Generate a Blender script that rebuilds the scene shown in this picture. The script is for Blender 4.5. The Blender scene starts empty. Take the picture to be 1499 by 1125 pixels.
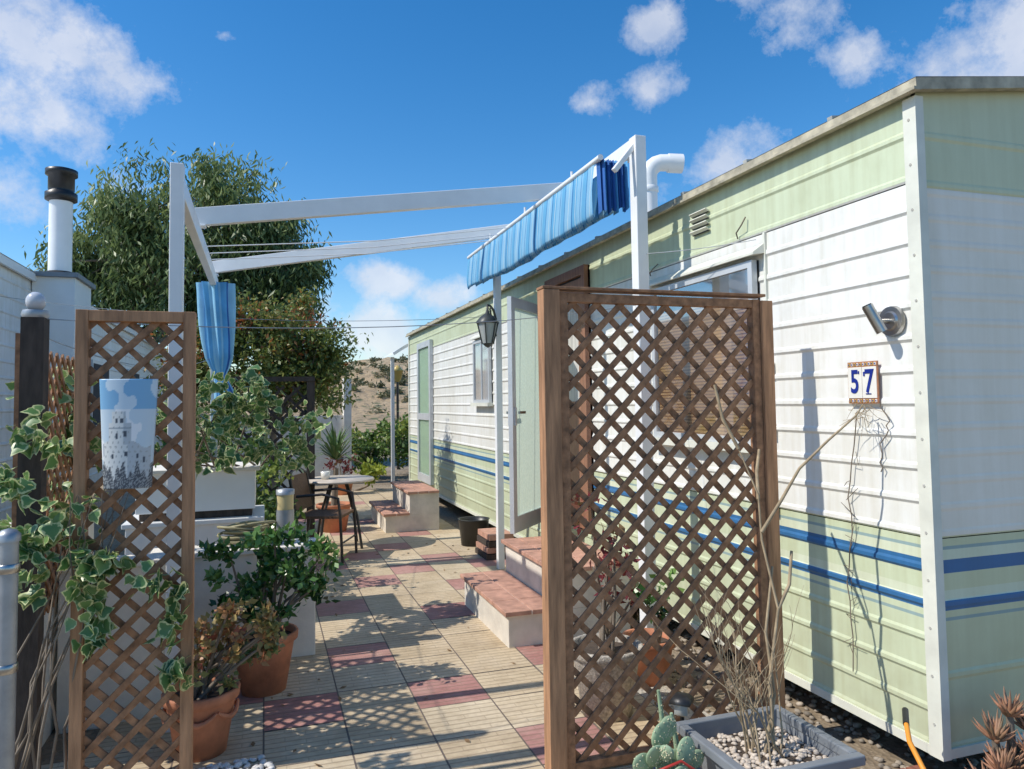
import bpy, math, random
import numpy as np
from mathutils import Vector, Matrix, Quaternion
S=bpy.context.scene
R=math.radians
# ------------------------------------------------------------ node helpers
def newmat(name):
    m=bpy.data.materials.new(name); m.use_nodes=True
    nt=m.node_tree; b=nt.nodes['Principled BSDF']
    return m,nt,b
def c4(c): return (c[0],c[1],c[2],1)
def noise(nt,scale,detail=4,vec=None,rough=.55):
    n=nt.nodes.new('ShaderNodeTexNoise'); n.inputs['Scale'].default_value=scale
    n.inputs['Detail'].default_value=detail; n.inputs['Roughness'].default_value=rough
    if vec is not None: nt.links.new(vec,n.inputs['Vector'])
    return n.outputs[0]
def coords(nt,scale=None):
    t=nt.nodes.new('ShaderNodeTexCoord')
    if scale is None: return t.outputs['Object']
    mp=nt.nodes.new('ShaderNodeMapping'); mp.inputs['Scale'].default_value=scale
    nt.links.new(t.outputs['Object'],mp.inputs['Vector']); return mp.outputs[0]
def ramp(nt,fac,stops,interp='LINEAR'):
    r=nt.nodes.new('ShaderNodeValToRGB'); r.color_ramp.interpolation=interp
    e=r.color_ramp.elements
    while len(e)>1: e.remove(e[-1])
    e[0].position=stops[0][0]; e[0].color=c4(stops[0][1])
    for p,c in stops[1:]:
        x=e.new(p); x.color=c4(c)
    nt.links.new(fac,r.inputs[0]); return r.outputs[0]
def mth(nt,op,a,b=None,c=None,clamp=False):
    n=nt.nodes.new('ShaderNodeMath'); n.operation=op; n.use_clamp=clamp
    for i,x in enumerate((a,b,c)):
        if x is None: continue
        if isinstance(x,(int,float)): n.inputs[i].default_value=x
        else: nt.links.new(x,n.inputs[i])
    return n.outputs[0]
def mix(nt,fac,a,b,mode='MIX'):
    n=nt.nodes.new('ShaderNodeMix'); n.data_type='RGBA'; n.blend_type=mode
    for i,x in ((0,fac),(6,a),(7,b)):
        if isinstance(x,(int,float)): n.inputs[i].default_value=x
        elif isinstance(x,tuple): n.inputs[i].default_value=c4(x)
        else: nt.links.new(x,n.inputs[i])
    return n.outputs[2]
def bumpn(nt,b,h,strength=.3,dist=.01):
    n=nt.nodes.new('ShaderNodeBump'); n.inputs['Strength'].default_value=strength
    n.inputs['Distance'].default_value=dist
    nt.links.new(h,n.inputs['Height']); nt.links.new(n.outputs[0],b.inputs['Normal'])
def attr(nt,name):
    a=nt.nodes.new('ShaderNodeAttribute'); a.attribute_name=name; return a
def M(name,col,rough=.6,var=.2,vs=6,bump=.15,bs=80,metal=0,col2=None,stretch=(1,1,1),bdist=.004):
    m,nt,b=newmat(name)
    v=coords(nt,stretch)
    a=tuple(max(0,x*(1-var)) for x in col); c=col2 or tuple(min(1,x*(1+var)) for x in col)
    n=noise(nt,vs,5,v)
    col_=ramp(nt,n,[(.3,a),(.7,c)])
    nt.links.new(col_,b.inputs['Base Color'])
    b.inputs['Roughness'].default_value=rough; b.inputs['Metallic'].default_value=metal
    if bump>0: bumpn(nt,b,noise(nt,bs,3,v),bump,bdist)
    return m
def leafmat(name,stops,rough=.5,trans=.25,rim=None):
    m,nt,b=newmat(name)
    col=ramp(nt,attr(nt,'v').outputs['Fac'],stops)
    if rim:
        rr=attr(nt,'rim').outputs['Fac']
        nz=noise(nt,60,2,coords(nt))
        f=mth(nt,'ADD',rr,mth(nt,'MULTIPLY',mth(nt,'SUBTRACT',nz,.5),1.0))
        f=ramp(nt,f,[(.74,(0,0,0)),(.88,(.9,.9,.9))])
        col=mix(nt,f,col,rim)
    nt.links.new(col,b.inputs['Base Color']); b.inputs['Roughness'].default_value=rough
    t=nt.nodes.new('ShaderNodeBsdfTranslucent'); nt.links.new(col,t.inputs[0])
    mx=nt.nodes.new('ShaderNodeMixShader'); mx.inputs[0].default_value=trans
    out=nt.nodes['Material Output']
    nt.links.new(b.outputs[0],mx.inputs[1]); nt.links.new(t.outputs[0],mx.inputs[2]); nt.links.new(mx.outputs[0],out.inputs[0])
    return m
# ------------------------------------------------------------ mesh builder
class MB:
    def __init__(s): s.v=[];s.f=[];s.mi=[];s.mats=[];s.sm=[]
    def mid(s,m):
        if m not in s.mats: s.mats.append(m)
        return s.mats.index(m)
    def add(s,vs,fs,m,smooth=False):
        o=len(s.v); s.v+= [tuple(x) for x in vs]; k=s.mid(m)
        for f in fs: s.f.append(tuple(i+o for i in f)); s.mi.append(k); s.sm.append(smooth)
    def box(s,x0,x1,y0,y1,z0,z1,m):
        vs=[(x,y,z) for z in (z0,z1) for y in (y0,y1) for x in (x0,x1)]
        s.add(vs,[(0,2,3,1),(4,5,7,6),(0,1,5,4),(2,6,7,3),(0,4,6,2),(1,3,7,5)],m)
    def obox(s,c,ax,h,m):
        c=Vector(c); vs=[]
        for k in (-1,1):
            for j in (-1,1):
                for i in (-1,1): vs.append(c+ax[0]*i*h[0]+ax[1]*j*h[1]+ax[2]*k*h[2])
        s.add(vs,[(0,2,3,1),(4,5,7,6),(0,1,5,4),(2,6,7,3),(0,4,6,2),(1,3,7,5)],m)
    def beam(s,p0,p1,w,h,m,up=(0,0,1)):
        p0=Vector(p0);p1=Vector(p1); d=(p1-p0); L=d.length; d.normalize()
        u=Vector(up); r=d.cross(u).normalized(); u=r.cross(d)
        s.obox((p0+p1)/2,(d,r,u),(L/2,w/2,h/2),m)
    def tube(s,pts,rad,m,n=8,cap=True):
        pts=[Vector(p) for p in pts]
        if isinstance(rad,(int,float)): rad=[rad]*len(pts)
        t0=(pts[1]-pts[0]).normalized()
        nr=t0.orthogonal().normalized(); vs=[]
        for i,p in enumerate(pts):
            t=(pts[min(i+1,len(pts)-1)]-pts[max(i-1,0)]).normalized()
            nr=(nr-t*nr.dot(t)).normalized(); b=t.cross(nr)
            for k in range(n):
                a=2*math.pi*k/n; vs.append(p+(nr*math.cos(a)+b*math.sin(a))*rad[i])
        fs=[]
        for i in range(len(pts)-1):
            for k in range(n):
                fs.append((i*n+k,i*n+(k+1)%n,(i+1)*n+(k+1)%n,(i+1)*n+k))
        s.add(vs,fs,m,True)
        if cap:
            s.add(vs[:n],[tuple(range(n))[::-1]],m); s.add(vs[-n:],[tuple(range(n))],m)
    def lathe(s,c,prof,m,n=24,rf=None):
        vs=[]
        for r,z in prof:
            for k in range(n):
                a=2*math.pi*k/n; q=r*(rf(a,z) if rf else 1)
                vs.append((c[0]+q*math.cos(a),c[1]+q*math.sin(a),c[2]+z))
        fs=[(i*n+k,i*n+(k+1)%n,(i+1)*n+(k+1)%n,(i+1)*n+k) for i in range(len(prof)-1) for k in range(n)]
        s.add(vs,fs,m,True)
    def disc(s,c,r,m,n=20): s.add([(c[0]+r*math.cos(2*math.pi*k/n),c[1]+r*math.sin(2*math.pi*k/n),c[2]) for k in range(n)],[tuple(range(n))],m)
    def ell(s,c,ax,h,m,n=10,q=7):
        c=Vector(c);vs=[]
        for i in range(q+1):
            th=math.pi*i/q
            for k in range(n):
                a=2*math.pi*k/n
                vs.append(c+ax[0]*h[0]*math.sin(th)*math.cos(a)+ax[1]*h[1]*math.sin(th)*math.sin(a)+ax[2]*h[2]*math.cos(th))
        s.add(vs,[(i*n+k,(i+1)*n+k,(i+1)*n+(k+1)%n,i*n+(k+1)%n) for i in range(q) for k in range(n)],m,True)
    def build(s,name,parent=None,bevel=0):
        me=bpy.data.meshes.new(name); me.from_pydata(s.v,[],s.f)
        for m in s.mats: me.materials.append(m)
        me.polygons.foreach_set('material_index',s.mi); me.polygons.foreach_set('use_smooth',s.sm); me.update()
        o=bpy.data.objects.new(name,me); S.collection.objects.link(o)
        if parent: o.parent=parent
        if bevel:
            b=o.modifiers.new('bevel','BEVEL'); b.width=bevel; b.segments=2; b.limit_method='ANGLE'
        return o
def empty(name):
    e=bpy.data.objects.new(name,None); S.collection.objects.link(e); e.empty_display_size=.1; return e
XYZ=(Vector((1,0,0)),Vector((0,1,0)),Vector((0,0,1)))
def rotax(e): 
    from mathutils import Euler
    m=Euler(e).to_matrix(); return tuple(m@a for a in XYZ)
# ------------------------------------------------------------ leaves
IVY=[(0,0),(.02,.36),(.22,.5),(.5,.42),(.62,.24),(1,0),(.62,-.24),(.5,-.42),(.22,-.5),(.02,-.36)]
def leaves(name,pts,size,mat,shape='rh',droop=0.,aspect=.4,vals=None,seed=1,parent=None,up=0.):
    rg=np.random.default_rng(seed); P=np.asarray(pts,float); N=len(P)
    d=rg.normal(size=(N,3)); d/=np.linalg.norm(d,axis=1)[:,None]
    d[:,2]+= -droop+up; d/=np.linalg.norm(d,axis=1)[:,None]
    q=rg.normal(size=(N,3)); s=np.cross(d,q); s/=np.linalg.norm(s,axis=1)[:,None]
    nn=np.cross(d,s)
    L=size*rg.uniform(.6,1.25,size=N)[:,None]
    if shape=='rh':
        sh=[(0,0,0),(.4,aspect/2,0.02),(1,0,-.12),(.4,-aspect/2,0.02)]; k=4
        V=np.stack([P+d*L*a+s*L*b+nn*L*c for a,b,c in sh],1).reshape(-1,3)
        F=np.arange(N*4).reshape(N,4); loops=4; nf=N
    else:
        sh=[(.42,0,.06)]+[(a,b*1.0,-.05*abs(b)*2) for a,b in IVY]; k=len(sh)
        V=np.stack([P+d*L*a+s*L*b+nn*L*c for a,b,c in sh],1).reshape(-1,3)
        base=np.arange(N)[:,None,None]*k
        m=len(IVY); tri=np.array([[0,1+i,1+(i+1)%m] for i in range(m)])[None]
        F=(base+tri).reshape(-1,3); loops=3; nf=len(F)
    me=bpy.data.meshes.new(name)
    me.vertices.add(len(V)); me.vertices.foreach_set('co',V.ravel())
    me.loops.add(nf*loops); me.loops.foreach_set('vertex_index',F.ravel().astype(np.int32))
    me.polygons.add(nf); me.polygons.foreach_set('loop_start',np.arange(nf,dtype=np.int32)*loops)
    me.update(calc_edges=True)
    v=rg.uniform(0,1,N) if vals is None else np.clip(np.asarray(vals)+rg.normal(0,.12,N),0,1)
    a=me.attributes.new('v','FLOAT','FACE'); a.data.foreach_set('value',np.repeat(v,nf//N).astype(np.float32))
    if shape!='rh':
        a=me.attributes.new('rim','FLOAT','POINT'); a.data.foreach_set('value',np.tile(np.array([0]+[1]*(k-1),np.float32),N))
    me.materials.append(mat); me.validate()
    o=bpy.data.objects.new(name,me); S.collection.objects.link(o)
    if parent: o.parent=parent
    return o
def clumps(lobes,per_m,cr,nleaf,seed,shell=.45,flat=.8):
    """lobes: (cx,cy,cz,rx,ry,rz[,weight]); returns leaf points, vals, clump centres"""
    rg=np.random.default_rng(seed); P=[];V=[];C=[]
    for lb in lobes:
        cx,cy,cz,rx,ry,rz=lb[:6]
        n=max(3,int(per_m*(rx*ry*rz)**(2/3)))
        for i in range(n):
            u=rg.normal(size=3); u/=np.linalg.norm(u); r=rg.uniform(shell,1.08)
            c=np.array([cx+u[0]*rx*r,cy+u[1]*ry*r,cz+u[2]*rz*r]); C.append(c)
            k=int(nleaf*rg.uniform(.5,1.3)); rr=cr*rg.uniform(.6,1.3)
            q=rg.normal(size=(k,3))*rr*.55; q[:,2]*=flat
            P.append(c+q); V.append(np.full(k,np.clip(.5+rg.normal(0,.22)+.2*u[2],0,1)))  # upper clumps get higher values: light and dark put into leaf colour
    return np.concatenate(P),np.concatenate(V),C

# ============================================================ materials
white=M('white_paint',(.80,.80,.78),.4,.04,5,.05,40)
metalw=M('white_steel',(.82,.82,.80),.35,.05,6,.03,30)
alu=M('aluminium_frame',(.58,.60,.61),.35,.08,4,.04,60,metal=.2)
greyplast=M('grey_plastic',(.20,.215,.23),.5,.15,9,.1,60)
black=M('black_plastic',(.02,.02,.02),.4,.2)
terra=M('terracotta',(.48,.19,.10),.75,.28,9,.3,60)
terrat=M('terracotta_tile',(.48,.26,.18),.8,.25,14,.3,70)
soil=M('soil',(.07,.05,.035),.95,.4,30,.6,90)
render_=M('rendered_masonry',(.66,.60,.51),.9,.18,5,.5,45,bdist=.006)
cream=M('cream_block',(.80,.75,.66),.85,.10,6,.4,50)
wood=M('trellis_wood',(.30,.155,.08),.8,.42,9,.5,35,stretch=(3,3,3))
woodp=M('trellis_post_wood',(.39,.205,.105),.75,.38,5,.5,25,stretch=(9,9,.9))
darkwood=M('dark_timber',(.06,.045,.035),.85,.4,8,.5,30,stretch=(4,4,1))
bark=M('bark',(.20,.16,.12),.9,.4,9,.6,30)
twig=M('dry_twig',(.34,.26,.16),.85,.3,20,.2)
galv=M('galvanised_steel',(.36,.38,.40),.45,.2,12,.1,60,metal=.6)
steel=M('brushed_steel',(.45,.44,.42),.32,.12,20,.05,90,metal=1)
dirty=M('roof_edge',(.42,.38,.28),.7,.35,14,.3,50)
rubber=M('black_underfloor',(.03,.028,.025),.9,.3)
pebm=M('white_pebble',(.62,.60,.56),.6,.2,30,.1)
concrete=M('exposed_aggregate',(.42,.38,.32),.9,.45,70,.8,120,bdist=.006)
hosem=M('hose',(.34,.30,.16),.5,.2)
orange=M('orange_pipe',(.75,.28,.03),.5,.1)

# siding
def sidingmat(name,white_=(.82,.82,.775),green=(.60,.665,.46),stripes=True,zd=(.97,2.33),sm=1.0):
    m,nt,b=newmat(name)
    co=coords(nt); sp=nt.nodes.new('ShaderNodeSeparateXYZ'); nt.links.new(co,sp.inputs[0])
    z=mth(nt,'MULTIPLY',sp.outputs[2],1/3.2)
    blue=(.035,.15,.34); lb=(.30,.42,.42); lg=(.68,.73,.55)
    st=[(0,green)]
    if stripes:
        st+=[(.655,lb),(.667,green),(.69,blue),(.735,lg),(.765,lb),(.773,green),(.835,blue),(.882,lg),(.915,lb),(.927,green)]
    st+=[(zd[0],white_),(zd[1],green)]
    col=ramp(nt,z,[(p/3.2,c) for p,c in st],'CONSTANT')
    n1=noise(nt,1.5,5,coords(nt,(1,1,.5))); n2=noise(nt,14,5,coords(nt,(1.6,1.6,.12)))
    d=ramp(nt,mth(nt,'MULTIPLY',n1,n2),[(.12,(.82,.79,.72)),(.34,(1,1,1))])
    col=mix(nt,.8*sm,col,d,'MULTIPLY')
    d2=ramp(nt,noise(nt,5,8,co,.7),[(.35,(.86,.85,.80)),(.55,(1,1,1))]); col=mix(nt,.5*sm,col,d2,'MULTIPLY')
    lo=mth(nt,'SUBTRACT',.75,sp.outputs[2]); lo=mth(nt,'MULTIPLY',lo,mth(nt,'MULTIPLY',noise(nt,9,5,co),1.0),clamp=True)
    col=mix(nt,lo,col,(.33,.28,.18))
    nt.links.new(col,b.inputs['Base Color']); b.inputs['Roughness'].default_value=.42
    bumpn(nt,b,noise(nt,6,3,co),.14,.012)
    return m
sid=sidingmat('painted_siding')
side=sidingmat('end_siding_shade_warmed',(.86,.80,.69),(.63,.655,.43),True,(.97,2.30),.6)  # same paint tinted warmer, countering bluish shade on the end wall by colour
sid2=sidingmat('painted_siding_neighbour',(.80,.80,.79),(.76,.76,.75),False)

def siding(mb,a,b,out,z0,z1,m,course=.125,lip=.011,seg=1):
    """lapped cladding strip between plan points a and b"""
    a=Vector((a[0],a[1],0));b=Vector((b[0],b[1],0));o=Vector((out[0],out[1],0))
    prof=[]; z=z0
    while z<z1-1e-4:
        zt=min(z+course,z1)
        prof+=[(lip*.3,z),(lip,z+.008),(lip*.92,z+.022),(lip*.15,z+.032),(0,zt-.004)]
        z=zt
    vs=[];n=len(prof)
    for p in (a,b):
        for off,zz in prof: vs.append(p+o*off+Vector((0,0,zz)))
    fs=[(i,i+1,n+i+1,n+i) for i in range(n-1)]
    mb.add(vs,fs,m)

# ============================================================ mobile home
WX=2.37; WY0=2.15; WY1=12.66; ZB=.19; ZT=2.68; WX2=5.45
home=empty('mobile_home')
mb=MB()
siding(mb,(WX,WY0+.02),(WX,WY1),(-1,0),ZB,.97,sid,.13,.008)
siding(mb,(WX,WY0+.02),(WX,WY1),(-1,0),.97,2.33,sid,.124,.009)
siding(mb,(WX,WY0+.02),(WX,WY1),(-1,0),2.33,ZT,sid,.175,.007)
siding(mb,(WX2,WY0),(WX,WY0),(0,-1),ZB,.97,side,.26,.005)
siding(mb,(WX2,WY0),(WX,WY0),(0,-1),.97,2.30,side,.1,.0025)
siding(mb,(WX2,WY0),(WX,WY0),(0,-1),2.30,ZT,side,.19,.004)
siding(mb,(WX,WY1),(WX2,WY1),(0,1),ZB,ZT,sid,.125)
siding(mb,(WX2,WY1),(WX2,WY0),(1,0),ZB,ZT,sid,.125)
pk=(WX+WX2)/2; PKZ=ZT+.20
mb.add([(WX,WY0,ZT-.005),(WX2,WY0,ZT-.005),(pk,WY0,PKZ)],[(0,1,2)],side)
mb.add([(WX,WY1,ZT-.005),(WX2,WY1,ZT-.005),(pk,WY1,PKZ)],[(0,2,1)],sid)
mb.build('walls',home)
mb=MB()
oh=.045
def roofz(x): 
    t=1-abs(x-pk)/(pk-WX); return ZT+.02+.2*max(t,-.05)
xs=[WX-oh]+[WX+.3*i for i in range(1,10)]+[WX2+oh]
roofm=M('roof_sheet',(.42,.42,.38),.5,.2,6,.1)
vs=[];
for y in (WY0-.05,WY1+.05):
    for x in xs: vs.append((x,y,roofz(x)+.012))
n=len(xs)
mb.add(vs,[(i,i+1,n+i+1,n+i) for i in range(n-1)],roofm)
mb.beam((WX-oh+.01,WY0-.05,ZT),(WX-oh+.01,WY1+.05,ZT),.022,.045,dirty)
mb.beam((WX-oh-.008,WY0-.056,ZT-.02),(WX-oh-.008,WY1+.056,ZT-.02),.02,.012,dirty)
mb.beam((WX-oh,WY0-.035,ZT),(pk,WY0-.035,PKZ+.01),.03,.045,dirty)
mb.beam((pk,WY0-.035,PKZ+.01),(WX2+oh,WY0-.035,ZT),.03,.045,dirty)
for y in [WY0+.4+.6*i for i in range(17)]:
    mb.beam((WX-oh,y,ZT+.03),(WX+.7,y,roofz(WX+.7)+.02),.03,.02,roofm)
mb.build('roof',home)
mb=MB()
trim=M('corner_trim',(.70,.70,.60),.5,.1,8,.1,40)
mb.box(WX-.02,WX+.020,WY0-.018,WY0+.042,ZB-.02,ZT-.03,trim)
mb.box(WX-.02,WX+.022,WY1-.04,WY1+.02,ZB-.02,ZT-.03,trim)
mb.box(WX-.016,WX+.02,WY0+.042,WY1-.04,ZB-.02,ZB+.015,trim)
mb.box(WX+.020,WX2,WY0-.014,WY0+.02,ZB-.02,ZB+.015,trim)
mb.box(WX-.014,WX+.002,3.055,3.07,ZB+.02,2.33,trim)
scr=M('screw',(.35,.34,.3),.4,.1)
for i in range(14):
    z=ZB+.1+i*.175
    mb.ell((WX-.021,WY0+.015,z),XYZ,(.003,.006,.006),scr,6,4)
for z in (1.32,1.62,.95): mb.box(WX-.035,WX-.008,3.02,3.045,z,z+.06,white)
mb.build('corner_trim',home,.003)
mb=MB()
mb.box(WX+.1,WX2-.1,WY0+.15,WY1-.1,ZB+.03,ZB+.14,rubber)
for y in (2.9,5.4,8,10.5,12.2):
    for x in (WX+.35,WX2-.5): mb.box(x,x+.3,y,y+.3,-.01,ZB+.04,concrete)
mb.build('underfloor',home)
# windows
glass,nt,b=newmat('window_glass')
tr=nt.nodes.new('ShaderNodeBsdfTransparent'); gl=nt.nodes.new('ShaderNodeBsdfGlossy'); gl.inputs['Roughness'].default_value=.05
fr=nt.nodes.new('ShaderNodeFresnel'); fr.inputs[0].default_value=1.45; mx=nt.nodes.new('ShaderNodeMixShader')
nt.links.new(mth(nt,'MULTIPLY',fr.outputs[0],.55,clamp=True),mx.inputs[0]); nt.links.new(tr.outputs[0],mx.inputs[1]); nt.links.new(gl.outputs[0],mx.inputs[2]); nt.links.new(mx.outputs[0],nt.nodes['Material Output'].inputs[0])
bam,nt,b=newmat('bamboo_blind'); co=coords(nt); sp=nt.nodes.new('ShaderNodeSeparateXYZ'); nt.links.new(co,sp.inputs[0])
fz=mth(nt,'FRACT',mth(nt,'MULTIPLY',sp.outputs[2],55)); 
colb=mix(nt,ramp(nt,fz,[(.15,(0,0,0)),(.35,(1,1,1)),(.8,(1,1,1)),(1,(0,0,0))]),(.22,.10,.04),ramp(nt,noise(nt,3,4,coords(nt,(1,1,18))),[(.3,(.50,.28,.12)),(.7,(.72,.47,.23))]))
nt.links.new(colb,b.inputs['Base Color']); bumpn(nt,b,fz,.5,.004)
curt=M('net_curtain',(.50,.48,.45),.9,.3,8,.2,stretch=(1,8,.3))
interior=M('dark_interior',(.035,.035,.04),.8,.3)
def window(y0,y1,z0,z1,kind,name,split=None):
    mb=MB(); f=.035
    x=WX-.013
    mb.box(x-.002,x+.01,y0,y1,z0,z1,interior)
    if kind=='bamboo': mb.box(x-.012,x-.006,y0+f+.01,y1-f-.01,z0+.02,z1-.16,bam); 
    else: mb.box(x-.012,x-.006,y0+f+.01,y1-f-.01,z0+.03,z1-.03,curt)
    mb.add([(x-.022,y0+f,z0+f),(x-.022,y1-f,z0+f),(x-.022,y1-f,z1-f),(x-.022,y0+f,z1-f)],[(0,1,2,3)],glass)
    for a in ((y0,y0+f,z0,z1),(y1-f,y1,z0,z1),(y0+f,y1-f,z0,z0+f),(y0+f,y1-f,z1-f,z1)):
        mb.box(x-.034,x+.005,*a,alu)
    if split: mb.box(x-.03,x-.0,split-.014,split+.014,z0+f,z1-f,alu)
    mb.box(x-.06,x,y0-.03,y1+.03,z0-.04,z0-.001,trim)
    mb.add([(x,y0-.06,z1+.075),(x,y1+.06,z1+.075),(x-.06,y1+.05,z1+.03),(x-.06,y0-.05,z1+.03),
            (x,y0-.06,z1+.025),(x,y1+.06,z1+.025),(x-.06,y1+.05,z1+.018),(x-.06,y0-.05,z1+.018)],
            [(0,1,2,3),(3,2,6,7),(0,3,7,4),(1,5,6,2),(4,7,6,5)],trim)
    mb.build(name,home)
window(3.12,4.15,1.27,2.20,'bamboo','bamboo_blind_window')
window(7.75,8.4,1.50,2.22,'net','small_window',8.07)
mb=MB()
for i in range(4): mb.obox((WX-.02,3.62,2.46+i*.035),rotax((0,R(30),0)),(.014,.085,.003),trim)
for i in range(4): mb.box(WX-.013,WX-.008,3.54,3.70,2.447+i*.035,2.462+i*.035,black)
mb.build('louvre_vent',home)
# near doorway
brown=M('brown_door',(.26,.12,.07),.5,.25,6,.15,40,stretch=(1,6,.4))
frost,nt,b=newmat('frosted_glass'); b.inputs['Roughness'].default_value=.25
fc=ramp(nt,noise(nt,45,3,coords(nt)),[(.35,(.44,.58,.46)),(.65,(.68,.80,.68))]); nt.links.new(fc,b.inputs['Base Color'])
co=coords(nt,(1,1,1)); v=nt.nodes.new('ShaderNodeTexVoronoi'); v.inputs['Scale'].default_value=70; nt.links.new(co,v.inputs['Vector']); bumpn(nt,b,v.outputs[0],.5,.004)
t=nt.nodes.new('ShaderNodeBsdfTranslucent'); t.inputs[0].default_value=(.78,.90,.74,1); mx=nt.nodes.new('ShaderNodeMixShader'); mx.inputs[0].default_value=.55
nt.links.new(b.outputs[0],mx.inputs[1]); nt.links.new(t.outputs[0],mx.inputs[2]); nt.links.new(mx.outputs[0],nt.nodes['Material Output'].inputs[0])
mb=MB()
x=WX-.013
mb.box(x-.006,x+.01,5.16,6.0,.5,2.55,interior)
for y0,y1,z0,z1 in ((5.16,5.22,.5,2.55),(5.94,6.0,.5,2.55),(5.22,5.94,2.48,2.55)): mb.box(x-.04,x+.008,y0,y1,z0,z1,brown)
for y0,y1,z0,z1 in ((5.24,5.32,.52,2.46),(5.84,5.92,.52,2.46),(5.32,5.84,2.35,2.46),(5.32,5.84,1.4,1.5),(5.32,5.84,.52,.7)): mb.box(x-.025,x-.0065,y0,y1,z0,z1,brown)
mb.box(x-.018,x-.009,5.32,5.84,1.5,2.35,curt); mb.box(x-.018,x-.009,5.32,5.84,.7,1.4,brown)
mb.build('inner_door',home)
mb=MB()
hg=Vector((WX-.03,6.02,0)); fe=Vector((1.79,5.40,0)); d=(fe-hg).normalized(); nrm=Vector((-d.y,d.x,0)); W=(fe-hg).length
def dbox(a,b_,z0,z1,th,m): mb.obox(hg+d*((a+b_)/2)+Vector((0,0,(z0+z1)/2)),(d,nrm,XYZ[2]),((b_-a)/2,th/2,(z1-z0)/2),m)
dbox(0,.07,.5,2.32,.035,alu);dbox(W-.07,W,.5,2.32,.035,alu);dbox(.07,W-.07,2.24,2.32,.033,alu);dbox(.07,W-.07,.5,.62,.033,alu)
hv=[hg+d*a+Vector((0,0,z)) for a,z in ((.07,.62),(W-.07,.62),(W-.07,2.24),(.07,2.24))]
mb.add(hv,[(0,1,2,3)],frost)
dbox(W-.055,W-.02,1.32,1.46,.06,alu)
mb.beam(hg+d*(W-.05)+Vector((0,0,1.42))+nrm*-.05,hg+d*(W-.17)+Vector((0,0,1.42))+nrm*-.05,.015,.02,steel)
mb.beam(hg+d*(W-.05)+Vector((0,0,1.42))+nrm*.05,hg+d*(W-.17)+Vector((0,0,1.42))+nrm*.05,.015,.02,steel)
mb.build('storm_door',home)
mb=MB()
for y0,y1,z0,z1 in ((10.75,10.84,.3,2.45),(11.62,11.72,.3,2.45),(10.84,11.62,2.36,2.45),(10.84,11.62,.3,.42),(10.84,11.62,1.25,1.35)): mb.box(x-.045,x+.005,y0,y1,z0,z1,alu)
mb.box(x-.02,x,10.84,11.62,.42,2.36,frost)
mb.build('rear_door',home)
# roof flue pipe
mb=MB()
pth=[(2.6,4.63,2.68),(2.6,4.63,3.10)]+[(2.6+.10*(1-math.cos(a)),4.63-.03*(1-math.cos(a)),3.10+.10*math.sin(a)) for a in [R(k) for k in (20,40,60,80)]]+[(2.82,4.57,3.20)]
mb.tube(pth,.06,white,16); mb.lathe((2.6,4.63,2.98),[(.061,0),(.068,.005),(.068,.04),(.061,.045)],white,16)
mb.tube([(2.74,4.6,3.2),(2.84,4.57,3.195)],.068,white,16)
mb.build('roof_flue',home)

# wall fittings on the home
mb=MB()
Y0=2.29; Z0=1.80
mb.tube([(WX-.010,Y0,Z0),(WX-.024,Y0,Z0)],[.062,.058],steel,28)
mb.tube([(WX-.024,Y0,Z0),(WX-.032,Y0,Z0)],[.04,.034],steel,24)
mb.tube([(WX-.03,Y0,Z0),(WX-.085,Y0+.01,Z0+.0)],.009,steel,10)
mb.tube([(WX-.075,Y0-.01,Z0-.045),(WX-.115,Y0+.02,Z0+.06)],.022,steel,20)
mb.tube([(WX-.1145,Y0+.0197,Z0+.059),(WX-.1165,Y0+.021,Z0+.0645)],.0185,black,18)
mb.build('wall_spotlight')
sign=empty('house_number_sign')
cer=M('glazed_ceramic',(.80,.78,.70),.15,.04,20,.03); tilep=M('sign_frame_clay',(.40,.17,.08),.4,.3,40,.2)
bluep=M('blue_glaze',(.015,.035,.25),.2,.15); yel=M('yellow_glaze',(.6,.42,.12),.3,.1)
mb=MB(); ya,yb,za,zb=2.365,2.525,1.475,1.648; xx=WX-.016
mb.box(xx-.006,xx,ya,yb,za,zb,tilep)
mb.box(xx-.009,xx-.005,ya+.004,(ya+yb)/2-.001,za+.022,zb-.022,cer)
mb.box(xx-.009,xx-.005,(ya+yb)/2+.001,yb-.004,za+.022,zb-.022,cer)
for i in range(10):
    yy=ya+.010+i*.0155
    for zz in (za+.011,zb-.011):
        mb.box(xx-.009,xx-.005,yy-.005,yy+.005,zz-.006,zz+.006,yel if i%2 else cer)
        mb.box(xx-.011,xx-.008,yy-.002,yy+.002,zz-.003,zz+.003,bluep)
mb.build('tile_plaque',sign)
for ch,yc in (('5',(ya+yb)/2+.039),('7',(ya+yb)/2-.039)):
    cu=bpy.data.curves.new('digit','FONT'); cu.body=ch; cu.size=.135; cu.extrude=.001; cu.offset=.0025; cu.align_x='CENTER'; cu.align_y='CENTER'
    cu.materials.append(bluep); o=bpy.data.objects.new('digit_'+ch,cu); S.collection.objects.link(o)
    o.matrix_world=Matrix(((0,0,-1,xx-.0105),(-.72,0,0,yc),(0,1,0,(za+zb)/2),(0,0,0,1))); o.parent=sign
mb=MB(); zc=(za+zb)/2
for (yc,zz,w_,h_) in (((ya+yb)/2+.016,zc+.042,.003,.012),((ya+yb)/2-.013,zc+.035,.004,.018),((ya+yb)/2-.034,zc-.047,.014,.004)):
    mb.box(xx-.0115,xx-.0085,yc-w_/1,yc+w_/1,zz-h_/2,zz+h_/2,bluep)
mb.build('digit_serifs',sign)

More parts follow.
